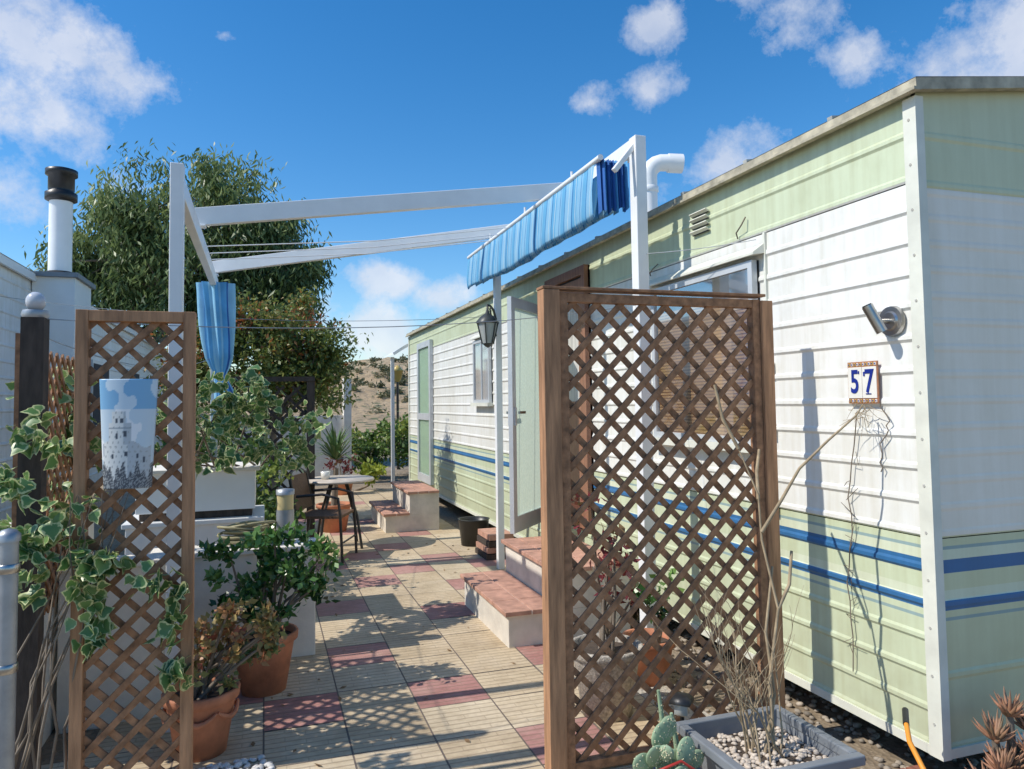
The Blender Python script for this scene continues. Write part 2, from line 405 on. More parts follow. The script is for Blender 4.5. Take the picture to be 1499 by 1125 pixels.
# ============================================================ ground
gm,nt,b=newmat('dry_earth'); co=coords(nt)
g=ramp(nt,noise(nt,1.2,6,co),[(.3,(.24,.18,.12)),(.7,(.38,.31,.22))])
v=nt.nodes.new('ShaderNodeTexVoronoi'); v.inputs['Scale'].default_value=45; nt.links.new(co,v.inputs['Vector'])
g=mix(nt,.5,g,ramp(nt,v.outputs['Color'],[(.2,(.45,.42,.38)),(.8,(1,1,1))]),'MULTIPLY')
nt.links.new(g,b.inputs['Base Color']); b.inputs['Roughness'].default_value=.95; bumpn(nt,b,v.outputs[0],.6,.01)
me=MB(); me.add([(-400,-100,0),(400,-100,0),(400,700,0),(-400,700,0)],[(0,1,2,3)],gm); me.build('ground')

# paving
T=.36
pink=set([(0,0),(2,0),(1,2),(4,1),(3,4),(1,5),(2,7),(3,8),(-1,1),(3,-2),(4,6),(1,9),(3,11),(2,10),(4,9),(1,12),(2,14),(4,13),(3,16),(1,17),(4,18),(2,19),(3,21),(-2,3),(5,3),(5,-1),(5,8)])
rg=random.Random(4)
V=[];F=[];pk_=[];vv=[]
for j in range(-5,26):
    for i in range(-3,6):
        if j>=3 and i<0 : continue
        if j>=-1 and i==5 and not (2<=j): continue
        if i<-2 and j>-1: continue
        if i>=5 and j<2: continue
        x0=i*T; y0=3.63+j*T
        dz=rg.uniform(-.0015,.0015)
        k=len(V); V+=[(x0,y0,.02+dz),(x0+T,y0,.02+rg.uniform(-.001,.001)),(x0+T,y0+T,.02+dz),(x0,y0+T,.02+dz)]
        F.append((k,k+1,k+2,k+3)); pk_.append(1.0 if (i,j) in pink else 0.0); vv.append(rg.random())
me=bpy.data.meshes.new('paved_path'); me.from_pydata(V,[],F)
a=me.attributes.new('pink','FLOAT','FACE'); a.data.foreach_set('value',pk_)
a=me.attributes.new('v','FLOAT','FACE'); a.data.foreach_set('value',vv)
pm,nt,b=newmat('ribbed_tiles'); co=coords(nt); sp=nt.nodes.new('ShaderNodeSeparateXYZ'); nt.links.new(co,sp.inputs[0])
fx=mth(nt,'FRACT',mth(nt,'ADD',mth(nt,'MULTIPLY',sp.outputs[0],1/T),10)); fy=mth(nt,'FRACT',mth(nt,'MULTIPLY',mth(nt,'ADD',sp.outputs[1],-3.63+T*10),1/T))
def edge(f,w):
    a=mth(nt,'ABSOLUTE',mth(nt,'SUBTRACT',f,.5)); return mth(nt,'GREATER_THAN',a,.5-w)
joint=mth(nt,'MAXIMUM',edge(fx,.011),edge(fy,.011))
rf=mth(nt,'FRACT',mth(nt,'MULTIPLY',fy,8)); ra=mth(nt,'ABSOLUTE',mth(nt,'SUBTRACT',rf,.5))
groove=ramp(nt,ra,[(.36,(0,0,0)),(.47,(1,1,1))])
rowi=mth(nt,'FLOOR',mth(nt,'MULTIPLY',fy,8)); sh=mth(nt,'MULTIPLY',mth(nt,'MODULO',rowi,2),.5)
bf=mth(nt,'FRACT',mth(nt,'ADD',mth(nt,'MULTIPLY',fx,2),sh)); cb=mth(nt,'GREATER_THAN',mth(nt,'ABSOLUTE',mth(nt,'SUBTRACT',bf,.5)),.485)
n1=noise(nt,2.2,6,co); n2=noise(nt,38,4,co); n3=noise(nt,7,5,coords(nt,(1,3,1)))
yl=ramp(nt,attr(nt,'v').outputs['Fac'],[(0,(.59,.465,.30)),(.5,(.65,.52,.345)),(1,(.71,.59,.41))])
pkc=ramp(nt,attr(nt,'v').outputs['Fac'],[(0,(.45,.215,.185)),(1,(.53,.29,.25))])
col=mix(nt,attr(nt,'pink').outputs['Fac'],yl,pkc)
col=mix(nt,.9,col,ramp(nt,n1,[(.3,(.74,.72,.69)),(.6,(1.0,1.0,1.0))]),'MULTIPLY')
col=mix(nt,.6,col,ramp(nt,n2,[(.35,(.80,.78,.76)),(.6,(1.0,1.0,1.0))]),'MULTIPLY')
col=mix(nt,.6,col,ramp(nt,n3,[(.3,(.74,.72,.69)),(.6,(1.0,1.0,1.0))]),'MULTIPLY')
dust=ramp(nt,noise(nt,4.5,7,co,.65),[(.5,(0,0,0)),(.75,(1,1,1))]); col=mix(nt,mth(nt,'MULTIPLY',dust,.3),col,(.60,.50,.38))
gr=mth(nt,'MULTIPLY',mth(nt,'MAXIMUM',groove,mth(nt,'MULTIPLY',cb,.6)),.55)
col=mix(nt,gr,col,(.24,.165,.11)); col=mix(nt,joint,col,(.15,.115,.09))
nt.links.new(col,b.inputs['Base Color']); b.inputs['Roughness'].default_value=.85
h=mth(nt,'SUBTRACT',mth(nt,'MULTIPLY',n2,.25),mth(nt,'MAXIMUM',groove,joint)); bumpn(nt,b,h,.6,.006)
me.materials.append(pm); o=bpy.data.objects.new('paved_path',me); S.collection.objects.link(o)
mb=MB(); 
mb.box(-1.10,2.0,1.82,3.5,-.02,.012,concrete); mb.box(0,1.8,3.5,13,-.02,.010,concrete); mb.build('path_bed')

def pebbles(name,n,fn,s,m,seed,parent=None):
    rr=random.Random(seed); mb=MB()
    for i in range(n):
        x,y,z=fn(rr); q=s*rr.uniform(.5,1.2)
        mb.ell((x,y,z+q*.3),rotax((rr.uniform(-.4,.4),rr.uniform(-.4,.4),rr.uniform(0,6))),(q,q*.75,q*.5),m,6,4)
    return mb.build(name,parent)
pebbles('white_pebbles',420,lambda r:(r.uniform(-.62,.03),r.uniform(3.0,3.36),.022),.018,pebm,3)
pebg=M('mixed_gravel',(.34,.29,.23),.8,.5,9,.1)
pebbles('gravel',1700,lambda r:(r.uniform(1.45,2.9),r.uniform(1.7,5.0),.002),.02,pebg,5)
rr=random.Random(77); pts=[]
for i in range(190):
    pts.append((rr.choice((rr.uniform(-.3,.5),rr.uniform(-.1,1.9),rr.uniform(1.5,2.2))),rr.uniform(3.1,12),.026))
mb=MB(); dl=M('dry_leaf',(.24,.14,.06),.8,.5,30,.1)
for (x_,y_,z_) in pts:
    a=rr.uniform(0,6.28); l=rr.uniform(.012,.028); u=Vector((math.cos(a),math.sin(a),rr.uniform(-.1,.3)))*l; w_=Vector((-math.sin(a),math.cos(a),rr.uniform(0,.4)))*l*.4; p=Vector((x_,y_,z_))
    mb.add([p-u,p+w_,p+u,p-w_],[(0,1,2,3)],dl)
mb.build('fallen_leaves')

mb=MB()
redb=M('red_decking',(.30,.12,.08),.8,.35,8,.4,40,stretch=(8,1,1))
for i in range(6): mb.box(2.02+i*.075,2.085+i*.075,1.5,2.35,.02,.045,redb)
mb.build('red_decking')

# ============================================================ doorsteps
def step(name,x0,xm,x1,y0,y1,h1,h2):
    mb=MB()
    mb.box(x0,xm+.05,y0,y1,0,h1-.03,render_); mb.box(xm,x1,y0+.002,y1-.002,h1-.03,h2-.03,render_); mb.box(xm+.05,x1,y0+.002,y1-.002,0,h1-.03,render_)
    def top(xa,xb,z):
        nx=max(1,round((xb-xa)/.14)); ny=max(1,round((y1-y0+.06)/.27)); 
        for i in range(nx):
            for j in range(ny):
                a=xa+(xb-xa)*i/nx; b_=xa+(xb-xa)*(i+1)/nx; c=y0-.03+(y1-y0+.06)*j/ny; d_=y0-.03+(y1-y0+.06)*(j+1)/ny
                mb.box(a+.003,b_-.003,c+.003,d_-.003,z-.028,z,terrat)
        mb.box(xa+.006,xb-.006,y0-.024,y1+.024,z-.03,z-.006,render_)
    top(x0-.03,xm-.002,h1); top(xm-.03,x1,h2)
    mb.build(name,None,.004)
step('doorstep',1.40,1.72,2.22,4.32,5.36,.24,.47)
step('doorstep.001',1.32,1.6,1.95,8.6,9.8,.24,.48)

# ============================================================ trellises
pt_up=(0,0,1)
def lattice(mb,x0,x1,z0,z1,y,per,w,th,m,plane='xz'):
    def pt(a,z,o): return (a,y+o,z) if plane=='xz' else (y+o,a,z)
    rr=random.Random(int(x0*100))
    for sgn,off in ((1,0),(-1,th+.001)):
        c=(x0-z1 if sgn>0 else x0+z0)-per*.6
        cmax=(x1-z0 if sgn>0 else x1+z1)+per
        while c<cmax:
            cc_=c+rr.uniform(-.003,.003)
            if sgn>0: za=max(z0,x0-cc_); zb_=min(z1,x1-cc_)
            else: za=max(z0,cc_-x1); zb_=min(z1,cc_-x0)
            if zb_-za>.02:
                o=off+rr.uniform(-.0006,.0006)
                mb.beam(pt(cc_+sgn*za,za,o),pt(cc_+sgn*zb_,zb_,o),th,w*rr.uniform(.9,1.08),m,up=pt_up)
            c+=per
def frame(mb,x0,x1,z0,z1,y,w,dp,m):
    mb.box(x0,x0+w,y-dp/2,y+dp/2,z0,z1,m);mb.box(x1-w,x1,y-dp/2,y+dp/2,z0,z1,m)
    mb.box(x0+w,x1-w,y-dp/2+.002,y+dp/2-.002,z1-w,z1-.001,m);mb.box(x0+w,x1-w,y-dp/2+.002,y+dp/2-.002,z0,z0+w,m)
mb=MB()
TY=2.80
lattice(mb,1.172,2.068,.06,1.915,TY-.005,.108,.026,.010,wood)
frame(mb,1.135,2.105,.03,1.945,TY,.038,.045,wood)
mb.box(1.062,1.133,TY-.035,TY+.035,.0,1.955,woodp)
mb.box(2.107,2.165,TY-.035,TY+.04,.0,1.94,woodp)
mb.box(1.06,2.13,TY-.035,TY+.04,1.957,1.969,wood)
mb.build('wooden_trellis',None,.002)
mb=MB()
lattice(mb,-.625,-.285,.05,1.84,3.10,.104,.025,.010,wood)
frame(mb,-.662,-.255,.02,1.865,3.105,.042,.06,woodp)
mb.build('wooden_trellis.001',None,.002)
mb=MB(); lattice(mb,3.4,4.5,.6,1.75,-.92,.1,.024,.008,wood,'yz'); mb.box(-.935,-.9,3.38,3.42,.0,1.8,wood); mb.box(-.935,-.9,4.5,4.54,.0,1.8,wood)
mb.build('wooden_trellis.002')
mb=MB(); lattice(mb,-.35,.42,.5,1.7,8.1,.16,.03,.01,darkwood); mb.box(.42,.5,8.05,8.13,0,1.75,darkwood); mb.box(-.42,-.35,8.05,8.13,0,1.75,darkwood); mb.box(-.42,.5,8.04,8.14,1.751,1.80,darkwood)
mb.build('wooden_trellis.003')

# picture plate on left trellis
def platecol(u,w):
    rr=random.Random(int(u*999)*7919+int(w*999))
    n=math.sin(u*9+w*5)+math.sin(w*23-u*7)*.6+math.sin(u*31+w*17)*.3
    if w>.72:
        c=(.20,.43,.66) if n<.3 else (.55,.68,.78)
    else: c=(.55,.66,.74) if n<.6 else (.8,.82,.84)
    top=.40+.03*math.sin(u*13)
    bld=(.04<u<.95 and w<top) or (.16<u<.58 and w<.60) or (.22<u<.46 and w<.70) 
    if bld: 
        c=(.70,.71,.69) 
        if u>.42+.1*(w<.4): c=(.47,.51,.54)
        if math.sin(u*60+w*9)*math.sin(w*70)>.72: c=(.36,.38,.38)
        for (a,b_) in ((.3,.62),(.40,.62),(.3,.48),(.46,.50),(.22,.3),(.48,.32),(.7,.30),(.82,.26)):
            if abs(u-a)<.028 and abs(w-b_)<.022: c=(.05,.07,.10)
        if .55<w<.562: c=(.25,.3,.34)
        if u<.05 and w>.3: c=(.3,.35,.4)
    if w<.17+.05*math.sin(u*20)+.04*math.sin(u*47): c=(.07,.08,.10) if rr.random()<.6 else (.30,.32,.33)
    return c
me=bpy.data.meshes.new('picture'); nu,nw=48,96; V=[];C=[];F=[]
for j in range(nw+1):
    w=j/nw
    for i in range(nu+1):
        u=i/nu; hw=.080+.018*w; a=(u-.5)*2
        V.append((-.475+a*hw,3.055-.045*math.sqrt(max(0,1-a*a*.85)),1.205+.40*w)); C.append(c4(platecol(u,w)))
for j in range(nw):
    for i in range(nu): k=j*(nu+1)+i; F.append((k,k+1,k+nu+2,k+nu+1))
me.from_pydata(V,[],F); at=me.color_attributes.new('Col','FLOAT_COLOR','POINT'); at.data.foreach_set('color',[x for c in C for x in c])
m,nt,b=newmat('printed_metal'); nt.links.new(attr(nt,'Col').outputs['Color'],b.inputs['Base Color']); b.inputs['Roughness'].default_value=.35
me.materials.append(m); me.polygons.foreach_set('use_smooth',[True]*len(F)); o=bpy.data.objects.new('wall_vase',me); S.collection.objects.link(o)
so=o.modifiers.new('s','SOLIDIFY'); so.thickness=.002

# ============================================================ left posts
mb=MB()
mb.box(-.905,-.825,3.33,3.41,0,1.86,darkwood)
mb.lathe((-.865,3.37,1.86),[(.045,0),(.05,.012),(.045,.03)],galv,16); 
glob=M('frosted_globe',(.5,.52,.55),.2,.1); mb.ell((-.865,3.37,1.925),XYZ,(.036,.036,.04),glob,14,10)
mb.build('timber_post')
mb=MB(); mb.tube([(-.745,2.67,0),(-.745,2.67,1.10)],.028,galv,18); mb.lathe((-.745,2.67,1.095),[(.033,0),(.033,.02),(.02,.035),(0,.04)],galv,18)
for z in (.35,.7,1.0): mb.lathe((-.745,2.67,z),[(.029,0),(.032,.003),(.032,.025),(.029,.028)],steel,18)
mb.build('fence_post')

# ============================================================ neighbour home (left)
nb=empty('mobile_home.001'); mb=MB(); NX=-2.4; NZ=2.95
siding(mb,(NX,24),(NX,6.2),(1,0),.35,NZ,sid2,.16,.012)
siding(mb,(NX,6.2),(NX-3,6.2),(0,-1),.35,NZ,sid2,.16,.012)
mb.build('walls',nb); mb=MB()
mb.add([(NX+.06,6.1,NZ+.01),(NX+.06,24,NZ+.01),(NX-1.5,24,NZ+.2),(NX-1.5,6.1,NZ+.2),(NX-3.1,6.1,NZ),(NX-3.1,24,NZ)],[(0,1,2,3),(3,2,5,4)],white)
mb.box(NX+.03,NX+.06,6.1,24,NZ-.08,NZ+.0,white)
mb.build('roof',nb)
mb=MB()
mb.box(NX+.012,NX+.42,9.15,9.95,1.2,2.93,white); mb.box(NX-.02,NX+.46,9.09,10.01,2.93,2.98,greyplast)
mb.build('flue_cupboard',nb)
mb=MB(); cx,cy=NX+.17,9.6
mb.tube([(cx,cy,2.95),(cx,cy,3.90)],.12,white,20)
mb.lathe((cx,cy,3.87),[(.125,0),(.165,.02),(.165,.10),(.125,.12),(.135,.14),(.135,.30),(.165,.31),(.165,.37),(.10,.39),(0,.39)],black,20)
mb.lathe((cx,cy,2.98),[(.2,0),(.13,.08)],rubber,20)
mb.build('chimney_flue',nb)
mb=MB()
for y0,z0,y1,z1 in ((12,1.2,13.2,2.2),(15,1.2,16.2,2.2)):
    mb.box(NX+.01,NX+.05,y0,y1,z0,z1,alu); mb.box(NX+.04,NX+.055,y0+.05,y1-.05,z0+.05,z1-.05,interior)
mb.build('windows',nb)

# ============================================================ left masonry / planter wall
mb=MB()
mb.box(-.60,.29,4.62,4.84,0,.64,cream); mb.box(-.62,.31,4.60,4.86,.64,.67,cream)
mb.box(-1.25,-.93,3.55,4.85,0,.88,cream); mb.box(-1.27,-.91,3.53,4.87,.88,.91,cream)
mb.box(-.908,-.46,3.98,4.12,0,.74,cream); mb.box(-.906,-.44,3.96,4.14,.74,.77,cream)
mb.build('garden_wall',None,.006)
mb=MB()
mb.box(-.85,-.02,5.35,5.95,0,.72,white); mb.box(-.87,.0,5.33,5.97,.72,.75,white)
mb.box(-.80,-.06,5.40,5.9,.80,1.06,white); mb.box(-.83,-.03,5.37,5.93,1.06,1.085,cream)
for z in (.25,.48): mb.box(-.855,-.015,5.345,5.955,z,z+.008,greyplast)
mb.box(-.78,-.08,5.42,5.88,.75,.80,darkwood)
mb.build('storage_box',None,.004)
mb=MB()
mb.lathe((.12,4.74,.67),[(.052,0),(.052,.20)],galv,20); mb.lathe((.12,4.74,.67),[(.06,0),(.06,.012),(.052,.014)],galv,20)
lens=M('bollard_lens',(.62,.50,.25),.3,.1); mb.lathe((.12,4.74,.87),[(.049,0),(.049,.09)],lens,20); mb.lathe((.12,4.74,.96),[(.054,0),(.054,.03),(.0,.038)],galv,20)
mb.build('bollard_light')
mb=MB(); pts=[]
for i in range(160):
    a=i*.32; r=.12+.025*math.sin(i*.21); pts.append((-.10+r*math.cos(a)*1.1,4.73+.6*r*math.sin(a),.69+.0007*i+.012*math.sin(i*.5)))
mb.tube(pts,.009,hosem,6); 
mb.tube([(-.05,4.6,.76),(-.02,4.58,.70),(-.0,4.57,.5),(.02,4.57,.2)],.009,hosem,6)
mb.build('garden_hose')

# ============================================================ awning frame
aw=empty('awning_frame'); mb=MB()
mb.box(2.03,2.10,3.76,3.84,0,3.04,metalw)
mb.box(-.43,-.37,3.78,3.85,0,2.66,metalw)
mb.box(1.975,2.035,6.36,6.42,0,2.90,metalw)
mb.box(-.46,-.40,7.1,7.16,0,2.6,metalw)
mb.beam((2.065,3.85,2.99),(2.04,7.15,2.93),.05,.10,metalw)
mb.beam((-.40,3.86,2.57),(-.43,7.18,2.60),.05,.10,metalw)
mb.beam((-.45,5.05,2.70),(2.12,4.95,3.05),.05,.115,metalw)
mb.beam((-.47,6.95,2.715),(2.10,6.2,3.04),.05,.105,metalw)
mb.beam((1.9,3.78,2.82),(2.05,3.80,3.0),.03,.03,metalw)
for p in ((-.40,5.05,2.655),(-.43,6.95,2.66)): mb.box(p[0]-.04,p[0]+.04,p[1]-.04,p[1]+.04,p[2]-.012,p[2]+.0,metalw)
mb.build('posts_and_beams',aw,.004)
mb=MB()
for y in (5.6,5.85,6.1): mb.tube([(-.42,y,2.63),(.8,y,2.74),(2.0,y,2.93)],.004,metalw,5)
mb.tube([(1.865,3.88,2.93),(1.865,6.85,2.90)],.018,metalw,10)
for y in (4.3,5.2,6.1): mb.tube([(1.86,y,2.92),(1.86,y,2.97)],.008,metalw,6)
mb.build('wires_and_rods',aw)
def stripemat(name,axis=1,period=.34):
    m,nt,b=newmat(name); co=coords(nt); sp=nt.nodes.new('ShaderNodeSeparateXYZ'); nt.links.new(co,sp.inputs[0])
    f=mth(nt,'FRACT',mth(nt,'MULTIPLY',sp.outputs[axis],1/period))
    A=(.17,.50,.76);B=(.32,.62,.82);C=(.05,.26,.56);W=(.60,.76,.82)
    col=ramp(nt,f,[(0,A),(.10,B),(.16,C),(.18,B),(.34,A),(.40,W),(.43,A),(.55,C),(.60,B),(.72,W),(.75,B),(.90,C),(.93,A)],'CONSTANT')
    nt.links.new(col,b.inputs['Base Color']); b.inputs['Roughness'].default_value=.85
    bumpn(nt,b,noise(nt,9,4,coords(nt,(1,3,1))),.4,.02)
    t=nt.nodes.new('ShaderNodeBsdfTranslucent'); nt.links.new(col,t.inputs[0]); mx=nt.nodes.new('ShaderNodeMixShader'); mx.inputs[0].default_value=.35
    nt.links.new(b.outputs[0],mx.inputs[1]); nt.links.new(t.outputs[0],mx.inputs[2]); nt.links.new(mx.outputs[0],nt.nodes['Material Output'].inputs[0]); return m
fab=stripemat('striped_canvas')
prof=[(1.862,2.925),(1.845,2.76),(1.83,2.595),(1.86,2.58),(1.875,2.72),(1.892,2.86),(1.91,2.87),(1.915,2.74),(1.92,2.62),(1.94,2.61),(1.95,2.74),(1.96,2.86),(1.975,2.865),(1.98,2.74),(1.985,2.64),(2.00,2.64),(2.01,2.77),(2.02,2.88)]
V=[];F=[];ny=90;npf=len(prof)
for j in range(ny+1):
    y=3.95+2.88*j/ny
    for i,(px_,pz) in enumerate(prof):
        low=(2.9-pz)/.33; amp=.5 if i<3 else 1
        V.append((px_+amp*(.008*low*math.sin(y*9+i*.6)+.004*math.sin(y*31+i)),y+.01*low*math.sin(y*5+i*2)+(.03*math.sin(i*2.1) if j in(0,ny) else 0),pz-amp*(.012*low*math.sin(y*4.3+i)+.006*low*math.sin(y*13))-.03*math.sin((y-3.9)/2.93*math.pi)*low))
for j in range(ny):
    for i in range(npf-1): k=j*npf+i; F.append((k,k+1,k+npf+1,k+npf))
me=bpy.data.meshes.new('awning_canopy'); me.from_pydata(V,[],F); me.materials.append(fab); me.polygons.foreach_set('use_smooth',[True]*len(F))
o=bpy.data.objects.new('awning_canopy',me); S.collection.objects.link(o); ss=o.modifiers.new('s','SUBSURF'); ss.levels=1; ss.render_levels=1
cA=M('canvas_blue',(.11,.38,.68),.85,.2,5,.2); cB=M('canvas_light',(.28,.58,.78),.85,.15,5,.2); cC=M('canvas_navy',(.025,.12,.38),.85,.2,5,.2)
# accordion folds of the canvas at the near end, standing side by side
mb=MB(); nf=22
for i in range(nf):
    x0=1.868+i*.0085; x1=x0+.0085; ya_=3.93-(.045 if i%2 else 0)+.012*math.sin(i*1.7); yb_=3.93-(0 if i%2 else .045)+.012*math.sin(i*1.7+1.7)
    zb0=2.60+.02*math.sin(i*.9)+.002*i; zb1=2.60+.02*math.sin((i+1)*.9)+.002*(i+1)
    m=[cC,cA,cC,cB,cA,cC,cC,cB][i%8]
    mb.add([(x0,ya_,zb0),(x1,yb_,zb1),(x1,yb_+.01,2.76),(x1,yb_+.02,2.93),(x0,ya_+.02,2.93),(x0,ya_+.01,2.76)],[(0,1,2,5),(5,2,3,4)],m)
mb.build('awning_end_folds')
mb=MB(); n=56; zs=[2.58,2.5,2.35,2.2,2.05,1.92,1.84,1.78,1.73,1.66,1.58,1.50]; rs=[.135,.13,.125,.12,.112,.10,.075,.045,.05,.065,.08,.085]
vs=[]
for z,r in zip(zs,rs):
    for k in range(n):
        a=2*math.pi*k/n; q=r*(1+.22*math.sin(9*a+z*1.2)+.08*math.sin(4*a+z*6))
        vs.append((-.42+q*math.cos(a)+ .06*(2.62-z)+(.05*(1.75-z)/.25 if z<1.75 else 0),6.95+q*.8*math.sin(a),z-(.05*math.sin(5*a) if z<1.55 else 0)))
for i in range(len(zs)-1):
    for k in range(n):
        m=[cA,cB,cA,cC,cA,cB,cB][(k//2)%7]
        mb.f.append((i*n+k,i*n+(k+1)%n,(i+1)*n+(k+1)%n,(i+1)*n+k)); mb.mi.append(mb.mid(m)); mb.sm.append(True)
mb.v=vs; mb.build('awning_curtain')
mb=MB()
def sag(a,b_,s,r=.0022):
    a=Vector(a);b_=Vector(b_); mb.tube([a.lerp(b_,i/14)-Vector((0,0,s*4*(i/14)*(1-i/14))) for i in range(15)],r,galv,5)
sag((-2.3,7.5,2.5),(1.98,6.36,2.28),.12); sag((-.87,3.37,1.86),(2.03,3.8,2.05),.08); sag((2.07,3.8,2.35),(2.34,3.1,2.30),.01)
sag((-.865,3.37,1.8),(-.42,7.1,1.95),.12)
mb.build('clothesline')

ln=MB(); cx,cy,cz=1.86,6.22,2.0; bk=M('lantern_iron',(.045,.05,.045),.45,.3); lg=M('lantern_glass',(.42,.44,.42),.1,.1)
ln.tube([(1.98,6.36,2.25),(1.95,6.33,2.33),(1.90,6.27,2.36),(cx,cy,2.36),(cx,cy,2.30)],.011,bk,8)
ln.tube([(1.98,6.36,2.1),(1.93,6.31,2.22),(1.9,6.28,2.34)],.008,bk,8)
ln.lathe((cx,cy,cz),[(.0,-.02),(.02,-.01),(.045,.01),(.05,.02)],bk,6); ln.lathe((cx,cy,cz),[(.05,.02),(.092,.20)],lg,6)
for k in range(6):
    a=2*math.pi*k/6; ln.beam((cx+.052*math.cos(a),cy+.052*math.sin(a),cz+.015),(cx+.096*math.cos(a),cy+.096*math.sin(a),cz+.205),.009,.009,bk,up=(math.cos(a),math.sin(a),.3))
ln.lathe((cx,cy,cz),[(.105,.195),(.105,.21),(.06,.26),(.02,.285),(.015,.31),(0,.315)],bk,6)
ln.build('wall_lantern')

# ============================================================ pots
def pot(mb,c,r,h,m,taper=.68,rim=.03):
    mb.lathe(c,[(0,.002),(r*taper,.0),(r*.93,h-rim-.02),(r*.95,h-rim-.015),(r*1.04,h-rim-.01),(r*1.06,h-.008),(r*1.03,h),(r*.93,h-.002),(r*.90,h-.04)],m,28)
    mb.disc((c[0],c[1],c[2]+h-.035),r*.91,soil,28)
jade=leafmat('jade_leaf',[(0,(.02,.065,.016)),(.5,(.06,.16,.035)),(1,(.19,.33,.09))],.3,.12)
ivym=leafmat('variegated_ivy_leaf',[(0,(.045,.12,.035)),(.5,(.10,.21,.06)),(1,(.22,.34,.10))],.4,.2,rim=(.60,.62,.30))
succ=leafmat('succulent_leaf',[(0,(.12,.18,.06)),(.45,(.32,.30,.11)),(.8,(.50,.27,.12)),(1,(.55,.17,.09))],.4,.2)
redl=leafmat('red_leaf',[(0,(.12,.02,.025)),(.6,(.26,.05,.05)),(1,(.22,.18,.07))],.4,.2)
def potted(name,c,r,h,lobes,mat,leaf,nl,cr,per,seed,potm=terra,shape='rh',aspect=.55,up=.3):
    e=empty(name); mb=MB(); pot(mb,c,r,h,potm); mb.build('pot',e)
    P,Vv,C=clumps(lobes,per,cr,nl,seed,.3)
    leaves('leaves',P,leaf,mat,shape,0,aspect,Vv,seed,e,up)
    mb=MB(); rr=random.Random(seed)
    for q in C[::3]:
        b0=Vector((c[0]+rr.uniform(-.04,.04),c[1]+rr.uniform(-.04,.04),c[2]+h-.04)); q=Vector(q); mid=b0.lerp(q,.5)+Vector((rr.uniform(-.03,.03),rr.uniform(-.03,.03),.03))
        mb.tube([b0,mid,q],[.011,.008,.004],bark,6)
    mb.build('stems',e); return e
potted('potted_jade_plant',(.0,4.16,.02),.165,.30,[(.05,4.14,.60,.20,.20,.18),(.25,4.1,.58,.13,.15,.16),(-.14,4.16,.56,.15,.15,.15),(.14,4.15,.78,.12,.14,.10),(-.02,4.1,.45,.2,.16,.08),(-.04,4.1,.72,.12,.14,.10),(.30,4.1,.74,.05,.06,.06),(-.2,4.1,.72,.06,.08,.07)],jade,.048,40,.05,420,11,aspect=.6)
potted('potted_succulent',(-.255,3.52,.02),.15,.27,[(-.13,3.48,.46,.15,.12,.14),(-.01,3.44,.48,.10,.1,.11),(-.26,3.5,.42,.12,.12,.12),(-.10,3.46,.62,.09,.09,.07),(.03,3.44,.56,.06,.06,.06)],succ,.036,44,.035,700,12,aspect=.7)
potted('potted_flowering_shrub',(1.55,3.28,.0),.17,.34,[(1.5,3.25,.80,.16,.16,.2),(1.65,3.3,.62,.14,.16,.15),(1.42,3.25,1.0,.1,.12,.12)],redl,.055,12,.06,330,13,potm=concrete,aspect=.5)
potted('potted_flowering_shrub.001',(1.22,12.6,.0),.2,.3,[(1.22,12.6,.55,.25,.25,.2)],redl,.08,20,.08,160,14,aspect=.5)
potted('potted_geranium',(1.95,3.6,.0),.14,.24,[(1.95,3.6,.45,.15,.15,.15)],jade,.05,22,.05,300,15,aspect=.7)
mb=MB()
for k in range(6):
    a0=2*math.pi*k/6; pts=[(-.255+.148*math.cos(a0+i*.17),3.52+.148*math.sin(a0+i*.17),.22-.035*math.sin(i/6*math.pi)) for i in range(7)]; mb.tube(pts,[.006,.009,.011,.012,.011,.009,.006],terra,6)
mb.build('pot_garland',bpy.data.objects['potted_succulent'])
e=empty('planter_trough'); mb=MB()
def frustum(mb,cx,cy,z0,z1,hx0,hy0,hx1,hy1,m):
    mb.add([(cx-hx0,cy-hy0,z0),(cx+hx0,cy-hy0,z0),(cx+hx0,cy+hy0,z0),(cx-hx0,cy+hy0,z0),(cx-hx1,cy-hy1,z1),(cx+hx1,cy-hy1,z1),(cx+hx1,cy+hy1,z1),(cx-hx1,cy+hy1,z1)],[(0,1,5,4),(1,2,6,5),(2,3,7,6),(3,0,4,7),(0,3,2,1)],m)
cx,cy=1.715,2.31
frustum(mb,cx,cy,.012,.25,.17,.17,.205,.195,greyplast)
for a in ((cx-.235,cx+.235,cy-.23,cy-.195),(cx-.235,cx+.235,cy+.195,cy+.23),(cx-.235,cx-.20,cy-.195,cy+.195),(cx+.20,cx+.235,cy-.195,cy+.195)): mb.box(*a,.245,.28,greyplast)
mb.add([(cx-.20,cy-.195,.215),(cx+.20,cy-.195,.215),(cx+.20,cy+.195,.215),(cx-.20,cy+.195,.215)],[(0,1,2,3)],soil)
mb.build('trough',e,.005)
pebp=M('cream_pebble',(.55,.47,.38),.6,.3,40,.1)
pebbles('pebbles',520,lambda r:(cx+r.uniform(-.19,.19),cy+r.uniform(-.185,.185),.216),.013,pebp,8,e)
mb=MB(); rr=random.Random(21)
def branch(p,d,L,r,dep):
    pts=[Vector(p)]; d=Vector(d).normalized()
    for i in range(5):
        d=(d+Vector((rr.uniform(-.18,.18),rr.uniform(-.18,.18),rr.uniform(-.05,.14)))).normalized(); pts.append(pts[-1]+d*L/5)
    mb.tube(pts,[r*(1-.12*i) for i in range(6)],twig,6)
    if dep>0:
        for k in range(rr.randint(2,3)):
            i=rr.randint(2,5); nd=(d+Vector((rr.uniform(-.8,.8),rr.uniform(-.8,.8),rr.uniform(-.1,.5)))).normalized()
            branch(pts[i],nd,L*rr.uniform(.45,.75),r*.5,dep-1)
